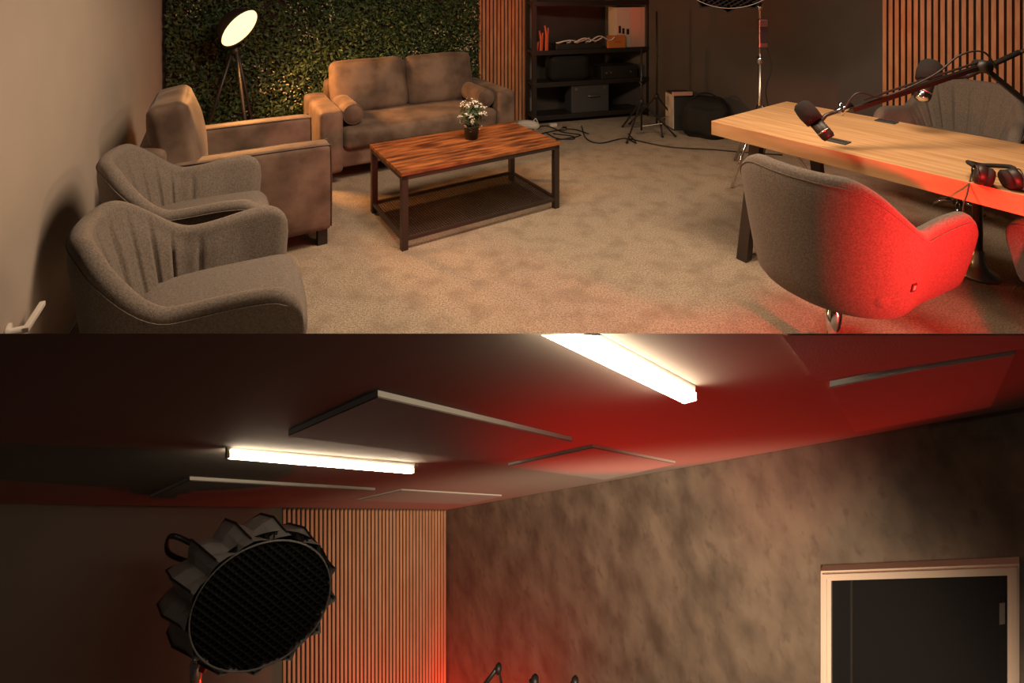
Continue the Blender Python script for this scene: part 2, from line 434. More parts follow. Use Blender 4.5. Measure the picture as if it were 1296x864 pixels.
for x in (-.05, -.88):
    for y in (.06, .86):
        bm = BM(); box(bm, x-.03, x+.03, y-.03, y+.03, 0, .115, .004); obj('leg', bm, 'black_metal', arm)

# ---------------------------------------------------------------- coffee table
LT, WT = 1.225, .68
ct = thing('coffee_table', 'low rustic wood coffee table with black frame and mesh shelf', 'coffee table', (-.685, 3.23, 0), R(31.5))
bm = BM(); box(bm, 0, LT, 0, WT, .467, .49, .003); obj('tabletop', bm, 'rustic_wood', ct)
bm = BM()
for (x0, x1, y0, y1) in ((.005, LT-.005, .005, .03), (.005, LT-.005, WT-.03, WT-.005), (.005, .03, .03, WT-.03), (LT-.03, LT-.005, .03, WT-.03)):
    box(bm, x0, x1, y0, y1, .440, .467)
obj('top_frame', bm, 'brown_black_metal', ct)
for x in (.005, LT-.047):
    for y in (.005, WT-.047):
        bm = BM(); box(bm, x, x+.042, y, y+.042, 0, .465, .002); obj('leg', bm, 'brown_black_metal', ct)
bm = BM()
for (x0, x1, y0, y1) in ((.04, LT-.04, .01, .03), (.04, LT-.04, WT-.03, WT-.01), (.01, .03, .04, WT-.04), (LT-.03, LT-.01, .04, WT-.04)):
    box(bm, x0, x1, y0, y1, .055, .075)
obj('lower_frame', bm, 'brown_black_metal', ct)
bm = BM()
for k in range(1, 66):
    x = .02+k*(LT-.04)/66; box(bm, x-.0018, x+.0018, .02, WT-.02, .064, .068)
for k in range(1, 38):
    y = .02+k*(WT-.04)/38; box(bm, .02, LT-.02, y-.0018, y+.0018, .068, .071)
obj('mesh_shelf', bm, 'black_metal', ct)
# potted plant
pc = Vector((-.685, 3.23, 0))+Matrix.Rotation(R(31.5), 3, 'Z') @ Vector((.70, .42, .49))
pl = thing('potted_plant', 'small black pot of white-flowering greenery on the coffee table', 'plant', pc)
bm = BM(); lathe(bm, [(0, 0), (.036, 0), (.045, .07), (.048, .075), (.044, .078), (.040, .068), (0, .066)], 20); obj('pot', bm, 'pot', pl, smooth=True)
bm = BM(); sp = []
for k in range(430):
    d = Vector((random.gauss(0,1), random.gauss(0,1), random.gauss(.3,1))).normalized(); rr = random.uniform(.3, 1)
    sp.append((Vector((d.x*.085*rr, d.y*.085*rr, .135+d.z*.075*rr)), (d+Vector((0,0,.4))).normalized()))
leaf_cloud(bm, sp, .026, lambda: random.choice((0, 1)))
o = obj('foliage', bm, 'leaf_dark', pl, mats=['leaf_dark', 'leaf_mid']); o['kind'] = 'stuff'
bm = BM(); sp = []
for k in range(34):
    d = Vector((random.gauss(0,1), random.gauss(-.2,1), random.gauss(.5,.9))).normalized(); c = Vector((d.x*.088, d.y*.088, .138+d.z*.08))
    for _ in range(6): sp.append((c+Vector((random.gauss(0,.005), random.gauss(0,.005), random.gauss(0,.005))), (d+Vector((random.gauss(0,.4), random.gauss(0,.4), 0))).normalized()))
leaf_cloud(bm, sp, .017, lambda: 0); o = obj('flowers', bm, 'white_petal', pl); o['kind'] = 'stuff'
bm = BM()
for k in range(9):
    a = k*.7; tube(bm, [(0, 0, .06), (.02*math.cos(a), .02*math.sin(a), .10), (.05*math.cos(a), .05*math.sin(a), .15)], .002, 5)
obj('stem', bm, 'leaf_dark', pl); pl.scale = (1.32, 1.32, 1.32)

# ---------------------------------------------------------------- floor lamp
lc = Vector((at(303.4, 35.5, 4.5)))
lp = thing('floor_lamp', 'black tripod floor lamp with tilted glowing dish shade before the foliage', 'lamp', (lc.x-.10, lc.y+.12, 0))
Lo = Vector(lp.location)
nl = Vector((.831, -.148, -.536)).normalized()
M = axisM(lc-Lo, nl)
bm = BM(); lathe(bm, [(.03, -.16), (.06, -.155), (.14, -.10), (.19, -.01), (.197, .01), (.190, .01), (.183, -.008), (.13, -.09), (.05, -.14), (.03, -.145)], 32, M); obj('lamp_shade', bm, 'brown_black_metal', lp, smooth=True)
bm = BM(); lathe(bm, [(0, -.004), (.184, -.004), (.184, .0), (0, .0)], 32, M); obj('diffuser', bm, 'lamp_glow', lp)
hub = Vector((0, 0, 1.08))
bm = BM(); tube(bm, [hub, hub+Vector((0,0,.16)), (lc-Lo)-nl*.15], .012, 8); obj('neck', bm, 'black_metal', lp, smooth=True)
bm = BM(); lathe(bm, [(0, 1.04), (.035, 1.04), (.04, 1.07), (.03, 1.10), (0, 1.10)], 16); obj('tripod_hub', bm, 'black_metal', lp, smooth=True)
for a in (200, 320, 80):
    bm = BM(); tube(bm, [hub+Vector((.02*math.cos(R(a)), .02*math.sin(R(a)), 0)), (.33*math.cos(R(a)), .33*math.sin(R(a)), .01)], [.016, .013], 8); obj('leg', bm, 'black_metal', lp, smooth=True)
l = bpy.data.lights.new('floor_lamp_bulb', 'SPOT'); l.energy = 210; l.color = (1, .42, .12); l.shadow_soft_size = .16; l.spot_size = R(150); l.spot_blend = .4
o = bpy.data.objects.new('floor_lamp_bulb', l); C.objects.link(o); o.location = lc+nl*.03; o.rotation_euler = nl.to_track_quat('-Z', 'Y').to_euler()

# ---------------------------------------------------------------- black shelving with gear
SH0 = Vector((.245, 6.12, 0)); sa = 17.0; SW, SD = 1.58, .30
sh = thing('shelving_unit', 'tall black metal shelving unit full of gear against the back wall', 'shelf', SH0, R(sa))
for x in (0, SW-.05):
    for y in (0, SD-.05):
        bm = BM(); box(bm, x, x+.05, y, y+.05, 0, 1.95, .003); obj('upright', bm, 'black_metal', sh)
for z in (.07, .46, .84, 1.42):
    bm = BM(); box(bm, .01, SW-.01, .005, SD-.005, z, z+.03, .003); box(bm, .0, SW, -.006, .012, z-.02, z+.035, .003); obj('shelf_board', bm, 'black_metal', sh)
def inshelf(x, y, z): return SH0+Matrix.Rotation(R(sa), 3, 'Z') @ Vector((x, y, z))
def gear(name, label, cat, x, y, z, rz=0, group=None): return thing(name, label, cat, inshelf(x, y, z), R(sa+rz), group)
# cardboard boxes
t = gear('cardboard_box', 'tall pale pink and cream box at the right of the middle shelf', 'box', 1.12, .05, .87)
bm = BM(); box(bm, 0, .20, 0, .22, 0, .50, .004); obj('carton', bm, 'cream_card', t)
bm = BM(); box(bm, .201, .40, .0, .22, 0, .50, .004); obj('side_panel', bm, 'pink_card', t)
bm = BM(); 
for (x, z, ww, hh) in ((.03, .18, .03, .09), (.08, .17, .03, .07), (.14, .16, .035, .07)): box(bm, x, x+ww, -.004, .0005, z, z+hh)
obj('printed_figures', bm, 'black_plastic', t)
t = gear('cardboard_box', 'small orange box lying in front of the tall pale box', 'box', .98, -.0, .87)
bm = BM(); box(bm, 0, .24, 0, .045, 0, .155, .004); obj('carton', bm, 'orange_card', t)
bm = BM(); box(bm, .09, .17, -.003, .0, .07, .09); obj('printed_mark', bm, 'orange_paint', t)
# mixer and bits
t = gear('mixing_desk', 'audio mixer with cables lying on the middle shelf', 'mixer', .30, .02, .87)
bm = BM(); box(bm, 0, .62, 0, .24, 0, .07, .01); obj('body', bm, 'black_plastic', t)
for k in range(14):
    bm = BM(); lathe(bm, [(0, 0), (.009, 0), (.007, .02), (0, .02)], 8, Matrix.Translation((.05+.04*k, .05+.05*(k % 3), .07))); obj('knob', bm, 'white_plastic', t)
for k in range(3):
    pts = [inshelf(.32+.2*k+random.uniform(-.03,.03), -.005, .96), inshelf(.45+.2*k, -.03, .99+.02*k), inshelf(.60+.2*k, -.0, .97), inshelf(.72+.17*k, -.02, 1.01)]
    bm = BM(); tube(bm, curve_pts(pts, 6), .008, 6); o = obj('coiled_cable', bm, 'white_plastic', smooth=True)
    tag(o, ['pale cable lying over the left end of the mixer', 'pale cable lying over the middle of the mixer', 'pale cable reaching from the mixer towards the orange box'][k], 'cable', 'pale cables on the shelf')
for k, (x, zz, hh) in enumerate(((.10, 0.87, .24), (.17, 0.87, .30), (.02+.06, 0.87, .12))):
    t = gear('orange_clamp', ['orange clamp standing on the shelf left of the mixer', 'tallest orange clamp beside the mixer', 'short orange clamp at the left shelf post'][k], 'clamp', x+(.03 if k == 2 else 0), .02 if k < 2 else -.03+.06, zz, group='orange clamps')
    if k == 2: t.location = inshelf(.06, .06, .87)
    bm = BM(); tube(bm, [(0, 0, 0), (.008, 0, hh*.6), (-.012, 0, hh)], [.012, .016, .010], 8); obj('jaw', bm, 'orange_paint', t)
    bm = BM(); tube(bm, [(.02, 0, 0), (.022, 0, hh*.5), (.03, 0, hh*.9)], [.009, .012, .008], 8); obj('handle', bm, 'orange_paint', t)
t = gear('equipment_case', 'dark grey flight case standing on the lowest shelf', 'case', .52, .0, .10)
t.location = inshelf(.50, .02, .10)
bm = BM(); box(bm, 0, .50, 0, .22, 0, .345, .012); obj('body', bm, 'grey_case', t)
bm = BM(); tube(bm, curve_pts([(.22, -.005, .20), (.23, -.025, .20), (.35, -.025, .20), (.36, -.005, .20)], 4), .008, 6); obj('handle', bm, 'steel', t)
for x in (.04, .42):
    bm = BM(); box(bm, x, x+.04, -.008, .0, .27, .31, .002); obj('latch', bm, 'steel', t)
t = gear('camera_bag', 'black soft bag on the second shelf under the mixer', 'bag', .25, .02, .49)
bm = BM(); pillow(bm, .5, .24, .30, .06, (.02, .02, .03), Matrix.Translation((.25, .13, .152)), wr=.01); obj('body', bm, 'black_fabric', t, smooth=True)
bm = BM(); tube(bm, curve_pts([(.12, .12, .30), (.2, .12, .36), (.3, .12, .36), (.38, .12, .30)], 5), .008, 6); obj('handle', bm, 'black_fabric', t)
t = gear('power_amplifier', 'black rack amplifier with small lights on the second shelf', 'amplifier', .9, .02, .49)
bm = BM(); box(bm, 0, .5, 0, .24, 0, .16, .008); obj('body', bm, 'black_plastic', t)
for x in (.06, .12, .40): 
    bm = BM(); lathe(bm, [(0, 0), (.014, 0), (.012, .02), (0, .02)], 12, axisM((x, 0, .08), (0, -1, 0))); obj('knob', bm, 'steel', t)

# tripod stands
def light_tripod(label, x, y, h, rad, rot, group):
    t = thing('tripod_stand', label, 'stand', (x, y, 0), R(rot), group)
    bm = BM(); tube(bm, [(0, 0, .06), (0, 0, h)], .011, 8); obj('pole', bm, 'black_metal', t, smooth=True)
    bm = BM(); lathe(bm, [(0, .34), (.024, .34), (.026, .38), (.018, .40), (0, .40)], 12); obj('collar', bm, 'black_plastic', t, smooth=True)
    for k in range(3):
        a = R(120*k); bm = BM(); tube(bm, [(.02*math.cos(a), .02*math.sin(a), .36), (rad*math.cos(a), rad*math.sin(a), .01)], .010, 6); lg = obj('leg', bm, 'black_metal', t)
        bm = BM(); tube(bm, [(0, 0, .10), (rad*.62*math.cos(a), rad*.62*math.sin(a), .14)], .005, 5); obj('brace', bm, 'steel', lg)
        bm = BM(); lathe(bm, [(0, .0), (.014, 0), (.014, .018), (0, .02)], 8, Matrix.Translation((rad*math.cos(a), rad*math.sin(a), 0))); obj('rubber_foot', bm, 'black_plastic', lg)
    bm = BM(); tube(bm, [(0, 0, h*.62), (.04, 0, h*.62)], .010, 8); obj('knob', bm, 'black_plastic', t)
    return t
light_tripod('black tripod stand with wide feet before the right shelf post', 1.42, 5.72, .95, .36, 232, 'black tripod stands')
light_tripod('taller black tripod stand between the shelving and the black bag', 1.66, 5.98, 1.35, .33, 265, 'black tripod stands')
# black bag with pinkish box
t = thing('kit_bag', 'bulky black bag slumped against the dark wall right of the tripods', 'bag', (2.13, 5.72, 0), R(-20))
bm = BM(); pillow(bm, .46, .34, .36, .09, (.02, .02, .06), Matrix.Translation((0, 0, .19)), n=24, wr=.045, seed=3); obj('body', bm, 'black_fabric', t, smooth=True)
bm = BM(); tube(bm, curve_pts([(-.14, -.05, .41), (-.05, -.05, .47), (.05, -.05, .47), (.14, -.05, .41)], 5), .01, 6); obj('handle', bm, 'black_fabric', t)
t = thing('small_carton', 'pinkish open carton behind the black bag', 'box', (1.93, 6.02, 0), R(8))
bm = BM(); box(bm, -.11, .13, -.1, .1, 0, .42, .004); obj('carton', bm, 'case_grey', t)
bm = BM(); box(bm, -.122, -.1101, -.1, .1, .02, .40, .002); obj('side_panel', bm, 'cream_card', t)
bm = BM(); box(bm, -.132, .10, -.13, -.09, .40, .44, .004); obj('flap', bm, 'pink_card', t)
# white bag and cables on the floor
t = thing('plastic_bag', 'crumpled white plastic bag at the foot of the slats', 'bag', (.17, 5.98, 0))
bm = BM(); pillow(bm, .26, .12, .08, .035, (.02, .01, .02), Matrix.Translation((0, 0, .045)), n=16, wr=.035, seed=2); obj('body', bm, 'white_bag', t, smooth=True)
bm = BM(); tube(bm, curve_pts([(.06,0,.06), (.10,.0,.12), (.13,0,.06)], 5), .006, 5); obj('handle', bm, 'white_bag', t)
def fl(px, py): 
    d = H*F/(py-PY); return Vector(((px-PX)/F*d, d, .008))
cabs = [([(668,168),(690,160),(712,168),(735,172),(700,178),(680,172),(720,164),(745,170)], 'tangled black cables lying at the foot of the shelving'),
        ([(736,160),(742,176),(760,182),(790,176),(805,182),(795,170)], 'black cable looping under the tripods'),
        ([(795,176),(830,184),(860,188),(900,190),(935,193),(990,197)], 'black cable running across the carpet towards the desk'),
        ([(690,168),(705,176),(725,177),(724,173),(700,170)], 'black cable curled beside the white bag')]
for pts, lab in cabs:
    bm = BM(); tube(bm, curve_pts([fl(*p) for p in pts], 8), .0065, 6); o = obj('floor_cable', bm, 'black_plastic', smooth=True); tag(o, lab, 'cable', 'black floor cables')
for k, (px, py, lab) in enumerate(((700, 160, 'pale power adapter among the cables nearest the shelf post'), (714, 165, 'pale power adapter right of the tangled cables'))):
    t = thing('power_adapter', lab, 'power adapter', fl(px, py)+Vector((0,0,-.008)), R(20+50*k), 'power adapters by the shelving')
    bm = BM(); box(bm, -.045, .045, -.025, .025, 0, .035, .006); obj('body', bm, 'steel' if k else 'white_plastic', t)
    bm = BM(); box(bm, .045, .06, -.01, .01, .01, .022, .002); obj('plug', bm, 'black_plastic', t)

# ---------------------------------------------------------------- desk
DZ = .78; dang = -54.3
D0 = Vector((1.284, 3.36, 0)); DL, DW = 1.60, .96
desk = thing('desk', 'large thick oak-topped desk with splayed dark legs', 'desk', D0, R(dang))
DM = Matrix.Translation(D0) @ Matrix.Rotation(R(dang), 4, 'Z')
bm = BM(); box(bm, 0, DL, 0, DW, DZ-.088, DZ, .003); obj('tabletop', bm, 'oak', desk)
for x in (.24, DL-.10):
    for (yt, yb) in ((.12, -.03), (DW-.12, DW+.03)):
        bm = BM(); w_ = .032
        a = [Vector((x-w_, yb-.03, 0)), Vector((x+w_, yb-.03, 0)), Vector((x+w_, yb+.03, 0)), Vector((x-w_, yb+.03, 0))]
        slab(bm, a, (0, yt-yb, DZ-.09)); obj('leg', bm, 'brown_black_metal', desk)
    bm = BM(); box(bm, x-.03, x+.03, .09, DW-.09, DZ-.12, DZ-.09); obj('cross_bar', bm, 'brown_black_metal', desk)
def ondesk(px, py, z=DZ):
    d = (H-z)*F/(py-PY); return Vector(((px-PX)/F*d, d, z))
# chrome pedestal under the desk
t = thing('chrome_pedestal', 'chrome pedestal on a domed foot standing under the desk', 'pedestal', (2.66, 2.98, 0))
bm = BM(); lathe(bm, [(0, 0), (.10, 0), (.10, .015), (.05, .04), (.03, .10), (.032, .14), (.02, .15)], 24); obj('foot', bm, 'steel', t, smooth=True)
bm = BM(); lathe(bm, [(.024, .15), (.024, .50), (.032, .505), (.032, .56), (.018, .565), (.018, .69)], 20); obj('column', bm, 'steel', t, smooth=True)
# desk pads
for k, (px, py, lab) in enumerate(((1060, 179, 'black cable grommet plate under the nearer microphone'), (1122, 154, 'black cable grommet plate near the far edge of the desk'))):
    p = ondesk(px, py)
    t = thing('grommet_plate', lab, 'desk plate', p, R(dang), 'grommet plates')
    bm = BM(); box(bm, -.055, .055, -.04, .04, 0, .006, .002); obj('plate', bm, 'case_grey', t)
    bm = BM(); box(bm, -.045, .045, -.004, .004, .006, .008); obj('slot', bm, 'black_plastic', t)
# ---------------------------------------------------------------- microphones on boom arms
def mic_at(root, a, b, r, foamlen=.55):
    a, b = Vector(a), Vector(b); d = b-a; L_ = d.length
    M = axisM(a, d)
    bm = BM(); lathe(bm, [(0, 0), (r*.6, .004), (r*.95, r*.4), (r*1.05, r), (r*1.08, L_*foamlen*.6), (r*.98, L_*foamlen)], 20, M); obj('foam_windscreen', bm, 'black_foam', root, smooth=True)
    bm = BM(); lathe(bm, [(r*.72, L_*foamlen), (r*.72, L_*.93), (r*.6, L_), (0, L_)], 20, M); bd = obj('mic_body', bm, 'black_plastic', root, smooth=True)
    bm = BM(); lathe(bm, [(r*.75, L_*.80), (r*.76, L_*.84)], 20, M); obj('ring', bm, 'steel', bd, smooth=True)
Y1 = 2.80
base = D0 + Matrix.Rotation(R(dang), 3, 'Z') @ Vector((1.42, DW-.07, DZ))
t = thing('boom_microphone', 'black foam-tipped microphone on a boom arm over the desk', 'microphone', base)
bo = base
def rel(p): return Vector(p)-bo
mic_at(t, rel(at(1011, 130, Y1)), rel(at(1050, 175, Y1-.12)), .047)
bm = BM(); tube(bm, [rel(at(1032, 162, Y1-.05)), rel(at(1045, 146, Y1-.03)), rel(at(1062, 140, Y1))], .010, 8); obj('yoke', bm, 'black_metal', t, smooth=True)
bm = BM(); tube(bm, [rel(at(1058, 142, Y1)), rel(at(1078, 133, Y1))], .016, 10); tube(bm, [rel(at(1066, 146, Y1)), rel(at(1064, 130, Y1))], .011, 8); obj('coupling', bm, 'chrome', t, smooth=True)
e1 = at(1243, 84, 2.85)
bm = BM(); tube(bm, [rel(at(1078, 139, Y1)), rel(e1)], .017, 4, sq=True); tube(bm, [rel(at(1092, 133, Y1)+Vector((0,0,.028))), rel(e1+Vector((0,0,.03)))], .006, 6); obj('upper_arm', bm, 'black_metal', t)
bm = BM(); lathe(bm, [(0, -.035), (.034, -.035), (.036, 0), (.034, .035), (0, .035)], 16, axisM(rel(e1), (.3, -1, 0))); obj('elbow', bm, 'black_plastic', t, smooth=True)
bm = BM(); tube(bm, [rel(e1), rel(at(1312, 140, 2.80)), rel(base+Vector((0,0,.12)))], .017, 4, sq=True); obj('lower_arm', bm, 'black_metal', t)
bm = BM(); lathe(bm, [(0, 0), (.05, 0), (.05, .02), (.02, .03), (.018, .14), (0, .14)], 16); obj('desk_clamp', bm, 'black_metal', t, smooth=True)
bm = BM(); tube(bm, curve_pts([rel(at(1066, 142, Y1-.02)), rel(at(1085, 118, Y1-.02)), rel(at(1120, 122, Y1)), rel(at(1180, 96, Y1)), rel(at(1215, 70, Y1)), rel(at(1245, 66, Y1)), rel(at(1262, 88, Y1))], 8), .005, 6); obj('cable', bm, 'black_plastic', t, smooth=True)
b2 = base+Matrix.Rotation(R(dang), 3, 'Z') @ Vector((-.02, -.16, 0))
t = thing('boom_microphone', 'second microphone hanging in front of the slats, its chrome end down', 'microphone', b2); bo = b2
mic_at(t, rel(at(1180, 77, 3.12)), rel(at(1166, 126, 3.05)), .058, .52)
bm = BM(); tube(bm, [rel(at(1183, 100, 3.09)), rel(at(1198, 98, 3.09)), rel(at(1225, 96, 3.04)), rel(at(1290, 66, 2.95))], .016, 8); obj('boom_arm', bm, 'black_metal', t, smooth=True)
bm = BM(); tube(bm, [rel(at(1290, 66, 2.95)), rel(at(1318, 58, 2.90)), rel(at(1335, 90, 2.85)), rel(b2+Vector((0,0,.10)))], .013, 8); obj('lower_arm', bm, 'black_metal', t, smooth=True)
bm = BM(); lathe(bm, [(.030, 0), (.034, .02), (.030, .05), (.012, .06)], 16, axisM(rel(at(1169, 116, 3.055)), rel(at(1165, 130, 3.03))-rel(at(1169, 116, 3.055)))); obj('chrome_cap', bm, 'chrome', t, smooth=True)
bm = BM(); lathe(bm, [(0, 0), (.045, 0), (.045, .02), (.02, .03), (.018, .12), (0, .12)], 16); obj('desk_clamp', bm, 'black_metal', t, smooth=True)
# third boom passing to the top right of the frame
# headphones
hp = ondesk(1262, 236)
t = thing('headphones', 'black studio headphones lying on the near edge of the desk', 'headphones', hp, R(-25))
for s in (-1, 1):
    M = axisM((s*.062, 0, .045), (s, .15, .25))
    bm = BM(); lathe(bm, [(0, -.03), (.026, -.03), (.040, -.022), (.042, .0), (.038, .012), (0, .02)], 24, M); cup = obj('ear_cup', bm, 'black_plastic', t, smooth=True)
    bm = BM(); lathe(bm, [(.018, -.045), (.034, -.048), (.042, -.038), (.040, -.022), (.02, -.022)], 24, M); obj('ear_pad', bm, 'black_fabric', cup, smooth=True)
    bm = BM(); tube(bm, [(.041*math.cos(k*math.pi/8)*0+s*.074, .041*math.cos(k*math.pi/8), .045+.041*math.sin(k*math.pi/8)) for k in range(17)], .0028, 6, cap=False); obj('ring', bm, 'black_metal', cup, smooth=True)
bm = BM(); tube(bm, curve_pts([(-.068, .02, .07), (-.075, .08, .07), (-.045, .15, .05), (0, .17, .04), (.045, .15, .05), (.075, .08, .07), (.068, .02, .07)], 6), .010, 8); obj('headband', bm, 'black_fabric', t, smooth=True)
Mi = Matrix.Rotation(R(25), 3, 'Z')
bm = BM(); pts = [Mi @ (p-hp) for p in (ondesk(1232, 220)+Vector((0,0,.02)), ondesk(1229, 228)+Vector((0,0,.02)), at(1224, 245, 2.30), at(1219, 262, 2.28), at(1219, 285, 2.26), at(1224, 308, 2.26))]
tube(bm, curve_pts(pts, 6), .003, 6); obj('cable', bm, 'black_plastic', t, smooth=True)

# ---------------------------------------------------------------- softbox lights (one in each room)
def make_softbox(t, Cc, nrm, Rr, back, nseg=16, cell=.030, cloth='silver_cloth'):
    """Cc: opening centre (relative to t), nrm: opening normal, back: offset to the hub"""
    nrm = Vector(nrm).normalized(); u, v = basis(nrm); Cc = Vector(Cc); back = Vector(back)
    prof = [(0, 1.0), (.15, 1.04), (.35, 1.10), (.60, 1.04), (.80, .80), (.94, .50), (1.0, .22)]
    bm = BM(); rings = []
    nn = nseg*4
    for s, r in prof:
        ring = []
        for k in range(nn):
            ph = 2*math.pi*k/nn; f_ = (k % 4)
            dip = (1.06, .98, .88, .98)[f_]
            if s == 0: dip = (1.09, 1.03, 1.0, 1.03)[f_]
            sh_ = s-(.05 if f_ == 0 and s == 0 else 0)
            ring.append(bm.verts.new(Cc+back*sh_+(u*math.cos(ph)+v*math.sin(ph))*Rr*r*dip))
        rings.append(ring)
    for A, B in zip(rings, rings[1:]):
        for k in range(nn): bm.faces.new([A[k], A[(k+1) % nn], B[(k+1) % nn], B[k]])
    bm.faces.new(rings[-1]); obj('fabric_body', bm, cloth, t)
    bm = BM()
    for k in range(nseg):
        ph = 2*math.pi*k/nseg
        tube(bm, [Cc+back*s+(u*math.cos(ph)+v*math.sin(ph))*Rr*r*1.075 for s, r in prof], .0035, 5)
    obj('rods', bm, 'black_metal', t)
    bm = BM(); tube(bm, [Cc+nrm*.004+(u*math.cos(2*math.pi*k/64)+v*math.sin(2*math.pi*k/64))*Rr for k in range(65)], .0030, 6, cap=False); obj('rim', bm, 'rim_tape', t, smooth=True)
    bm = BM(); lathe(bm, [(0, 0), (Rr*.985, 0)], 48, axisM(Cc-nrm*.035, nrm)); obj('diffuser_cloth', bm, 'black_fabric', t)
    # egg-crate grid
    bm = BM(); g1 = Vector((1, 0, 0)) if abs(nrm.x) < .9 else Vector((0,1,0)); g1 = (g1-nrm*g1.dot(nrm)).normalized(); g2 = nrm.cross(g1)
    A1 = (g1*.80+g2*.60); A2 = (g1*.62-g2*.78)
    for a in (A1, A2):
        pz = nrm.cross(a).normalized(); k = -int(Rr/cell)
        while k*cell < Rr:
            o_ = k*cell; hl = math.sqrt(max(0, (Rr*.985)**2-o_**2)); k += 1
            if hl < .02: continue
            c = Cc+pz*o_-nrm*.03
            slab(bm, [c-a*hl-pz*.0012, c+a*hl-pz*.0012, c+a*hl+pz*.0012, c-a*hl+pz*.0012], nrm*.03)
    obj('honeycomb_grid', bm, 'black_fabric', t)
    hb = Cc+back
    bm = BM(); M = axisM(hb, back)
    lathe(bm, [(0, -.02), (Rr*.24, -.02), (Rr*.24, .03), (Rr*.16, .04), (Rr*.16, .20), (0, .20)], 20, M); obj('lamp_head', bm, 'black_plastic', t, smooth=False)
    return hb
# upper room softbox, only its lowest rim shows
pb = Vector((2.13, 4.48, 0))
t = thing('softbox_light', 'large round softbox on a stand, only its lower rim in view', 'studio light', pb)
c0 = at(925, -62, 4.05)-pb
hb = make_softbox(t, c0, (-.25, -.9, -.25), .465, (.12, .38, .10), cloth='black_fabric')
bm = BM(); tube(bm, [(0, 0, .12), (0, 0, 1.0)], .016, 12); tube(bm, [(0, 0, 1.0), (0, 0, hb.z)], .012, 12); obj('pole', bm, 'steel', t, smooth=True)
bm = BM(); tube(bm, [(0, 0, hb.z), hb+Vector((.0, .06, -.02))], .014, 8); obj('bracket', bm, 'black_metal', t)
bm = BM(); box(bm, -.035, .045, -.06, -.012, 1.12, 1.36, .008); obj('ballast_box', bm, 'steel', t)
bm = BM(); box(bm, -.028, .038, -.064, -.059, 1.16, 1.30, .002); obj('ballast_panel', bm, 'black_plastic', t)
bm = BM(); lathe(bm, [(0, .98), (.026, .98), (.028, 1.04), (0, 1.04)], 12); obj('collar', bm, 'chrome', t, smooth=True); bm = BM(); lathe(bm, [(0, 1.44), (.022, 1.44), (.022, 1.50), (0, 1.50)], 12); obj('collar', bm, 'chrome', t, smooth=True)
for a in (215, 335, 95):
    bm = BM(); tube(bm, [(.02*math.cos(R(a)), .02*math.sin(R(a)), .62), (.42*math.cos(R(a)), .42*math.sin(R(a)), .012)], .012, 8); obj('leg', bm, 'chrome', t, smooth=True)
bm = BM(); tube(bm, curve_pts([(.04, -.03, 1.14), (.09, -.02, .95), (.05, 0, .75), (.08, .0, .5), (.03, .02, .1)], 6), .005, 6); obj('cable', bm, 'black_plastic', t)
# chrome lever on the left wall
wd = (cornerL-leftEnd).normalized(); wn = Vector((wd.y, -wd.x, 0))
k_ = .985
wp = leftEnd+wd*.12+Vector((0,0,.385))
t = thing('lever_handle', 'bright chrome lever handle low on the left wall', 'handle', wp, math.atan2(wd.y, wd.x))
bm = BM(); lathe(bm, [(0, 0), (.030, 0), (.030, .008), (.012, .012), (.012, .05), (0, .05)], 20, axisM((0, 0, 0), (0, -1, 0))); obj('rose', bm, 'white_plastic', t, smooth=True)
bm = BM(); box(bm, -.012, .15, -.066, -.046, -.010, .010, .004, Matrix.Rotation(R(-4), 4, 'Y')); obj('lever', bm, 'white_plastic', t, smooth=False)

# ================================================================== LOWER ROOM (raked ceiling, concrete-look wall, door)
K = 238.0; kb = K/280
def yv(px): return 758-.0749*(px+100)
def ceil(px, py, e=0):                                    # pixel on the raked ceiling plane, e = drop below it
    return at(px, py, (K-F*e*kb)/(yv(px)-py))
def ceil_z(x, y): return H-(y*(yv(PX)-PY)-.0749*x*F-K)/F
bm = BM(); P_ = [(-330, 422), (1560, 422)]
far_ = [(1560, 515-.1778*264), (565, 645), (4, 637), (-330, 632.2)]
pts = [ceil(*p) for p in P_+far_]
up = Vector((0, .028, -.0188))
slab(bm, pts, up); struct('ceiling', bm, 'ceiling_paint')
# walls
c1, c2, c3 = ceil(-330, 632.2), ceil(565, 645), ceil(1560, 515-.1778*264)
FD = 2.75
def wall_b(name, a, b, m, th=.05):
    bm = BM(); n = (b-a).cross(Vector((0,0,1))); n.z = 0; n = n.normalized()
    if n.dot(Vector((0, -1, 0))) > 0: n = -n
    slab(bm, [a+Vector((0,0,-.001)), b+Vector((0,0,-.001)), b+Vector((0,0,-FD)), a+Vector((0,0,-FD))], n*th)
    return struct(name, bm, m)
wall_b('wall_lower_back', c1, c2, 'grey_paint'); wall_b('wall_lower_right', c2, c3, 'concrete')
bm = BM(); dn = Vector((0,0,-FD)); slab(bm, [p+dn for p in [ceil(-330, 422), ceil(1560, 422), c3, c2, c1]], (0, 0, -.03)); struct('floor_lower', bm, 'carpet')
def on_wall(px, py, a, b, off=0):
    """point where the sight line meets the vertical wall through a and b, moved off into the room"""
    n = Vector((-(b-a).y, (b-a).x, 0)).normalized()
    if n.y > 0: n = -n
    r = Vector(((px-PX)/F, 1, -(py-PY)/F)); o_ = Vector((0,0,H)); p0 = a+n*off
    d = n.dot(p0-o_)/n.dot(r); return o_+r*d, n
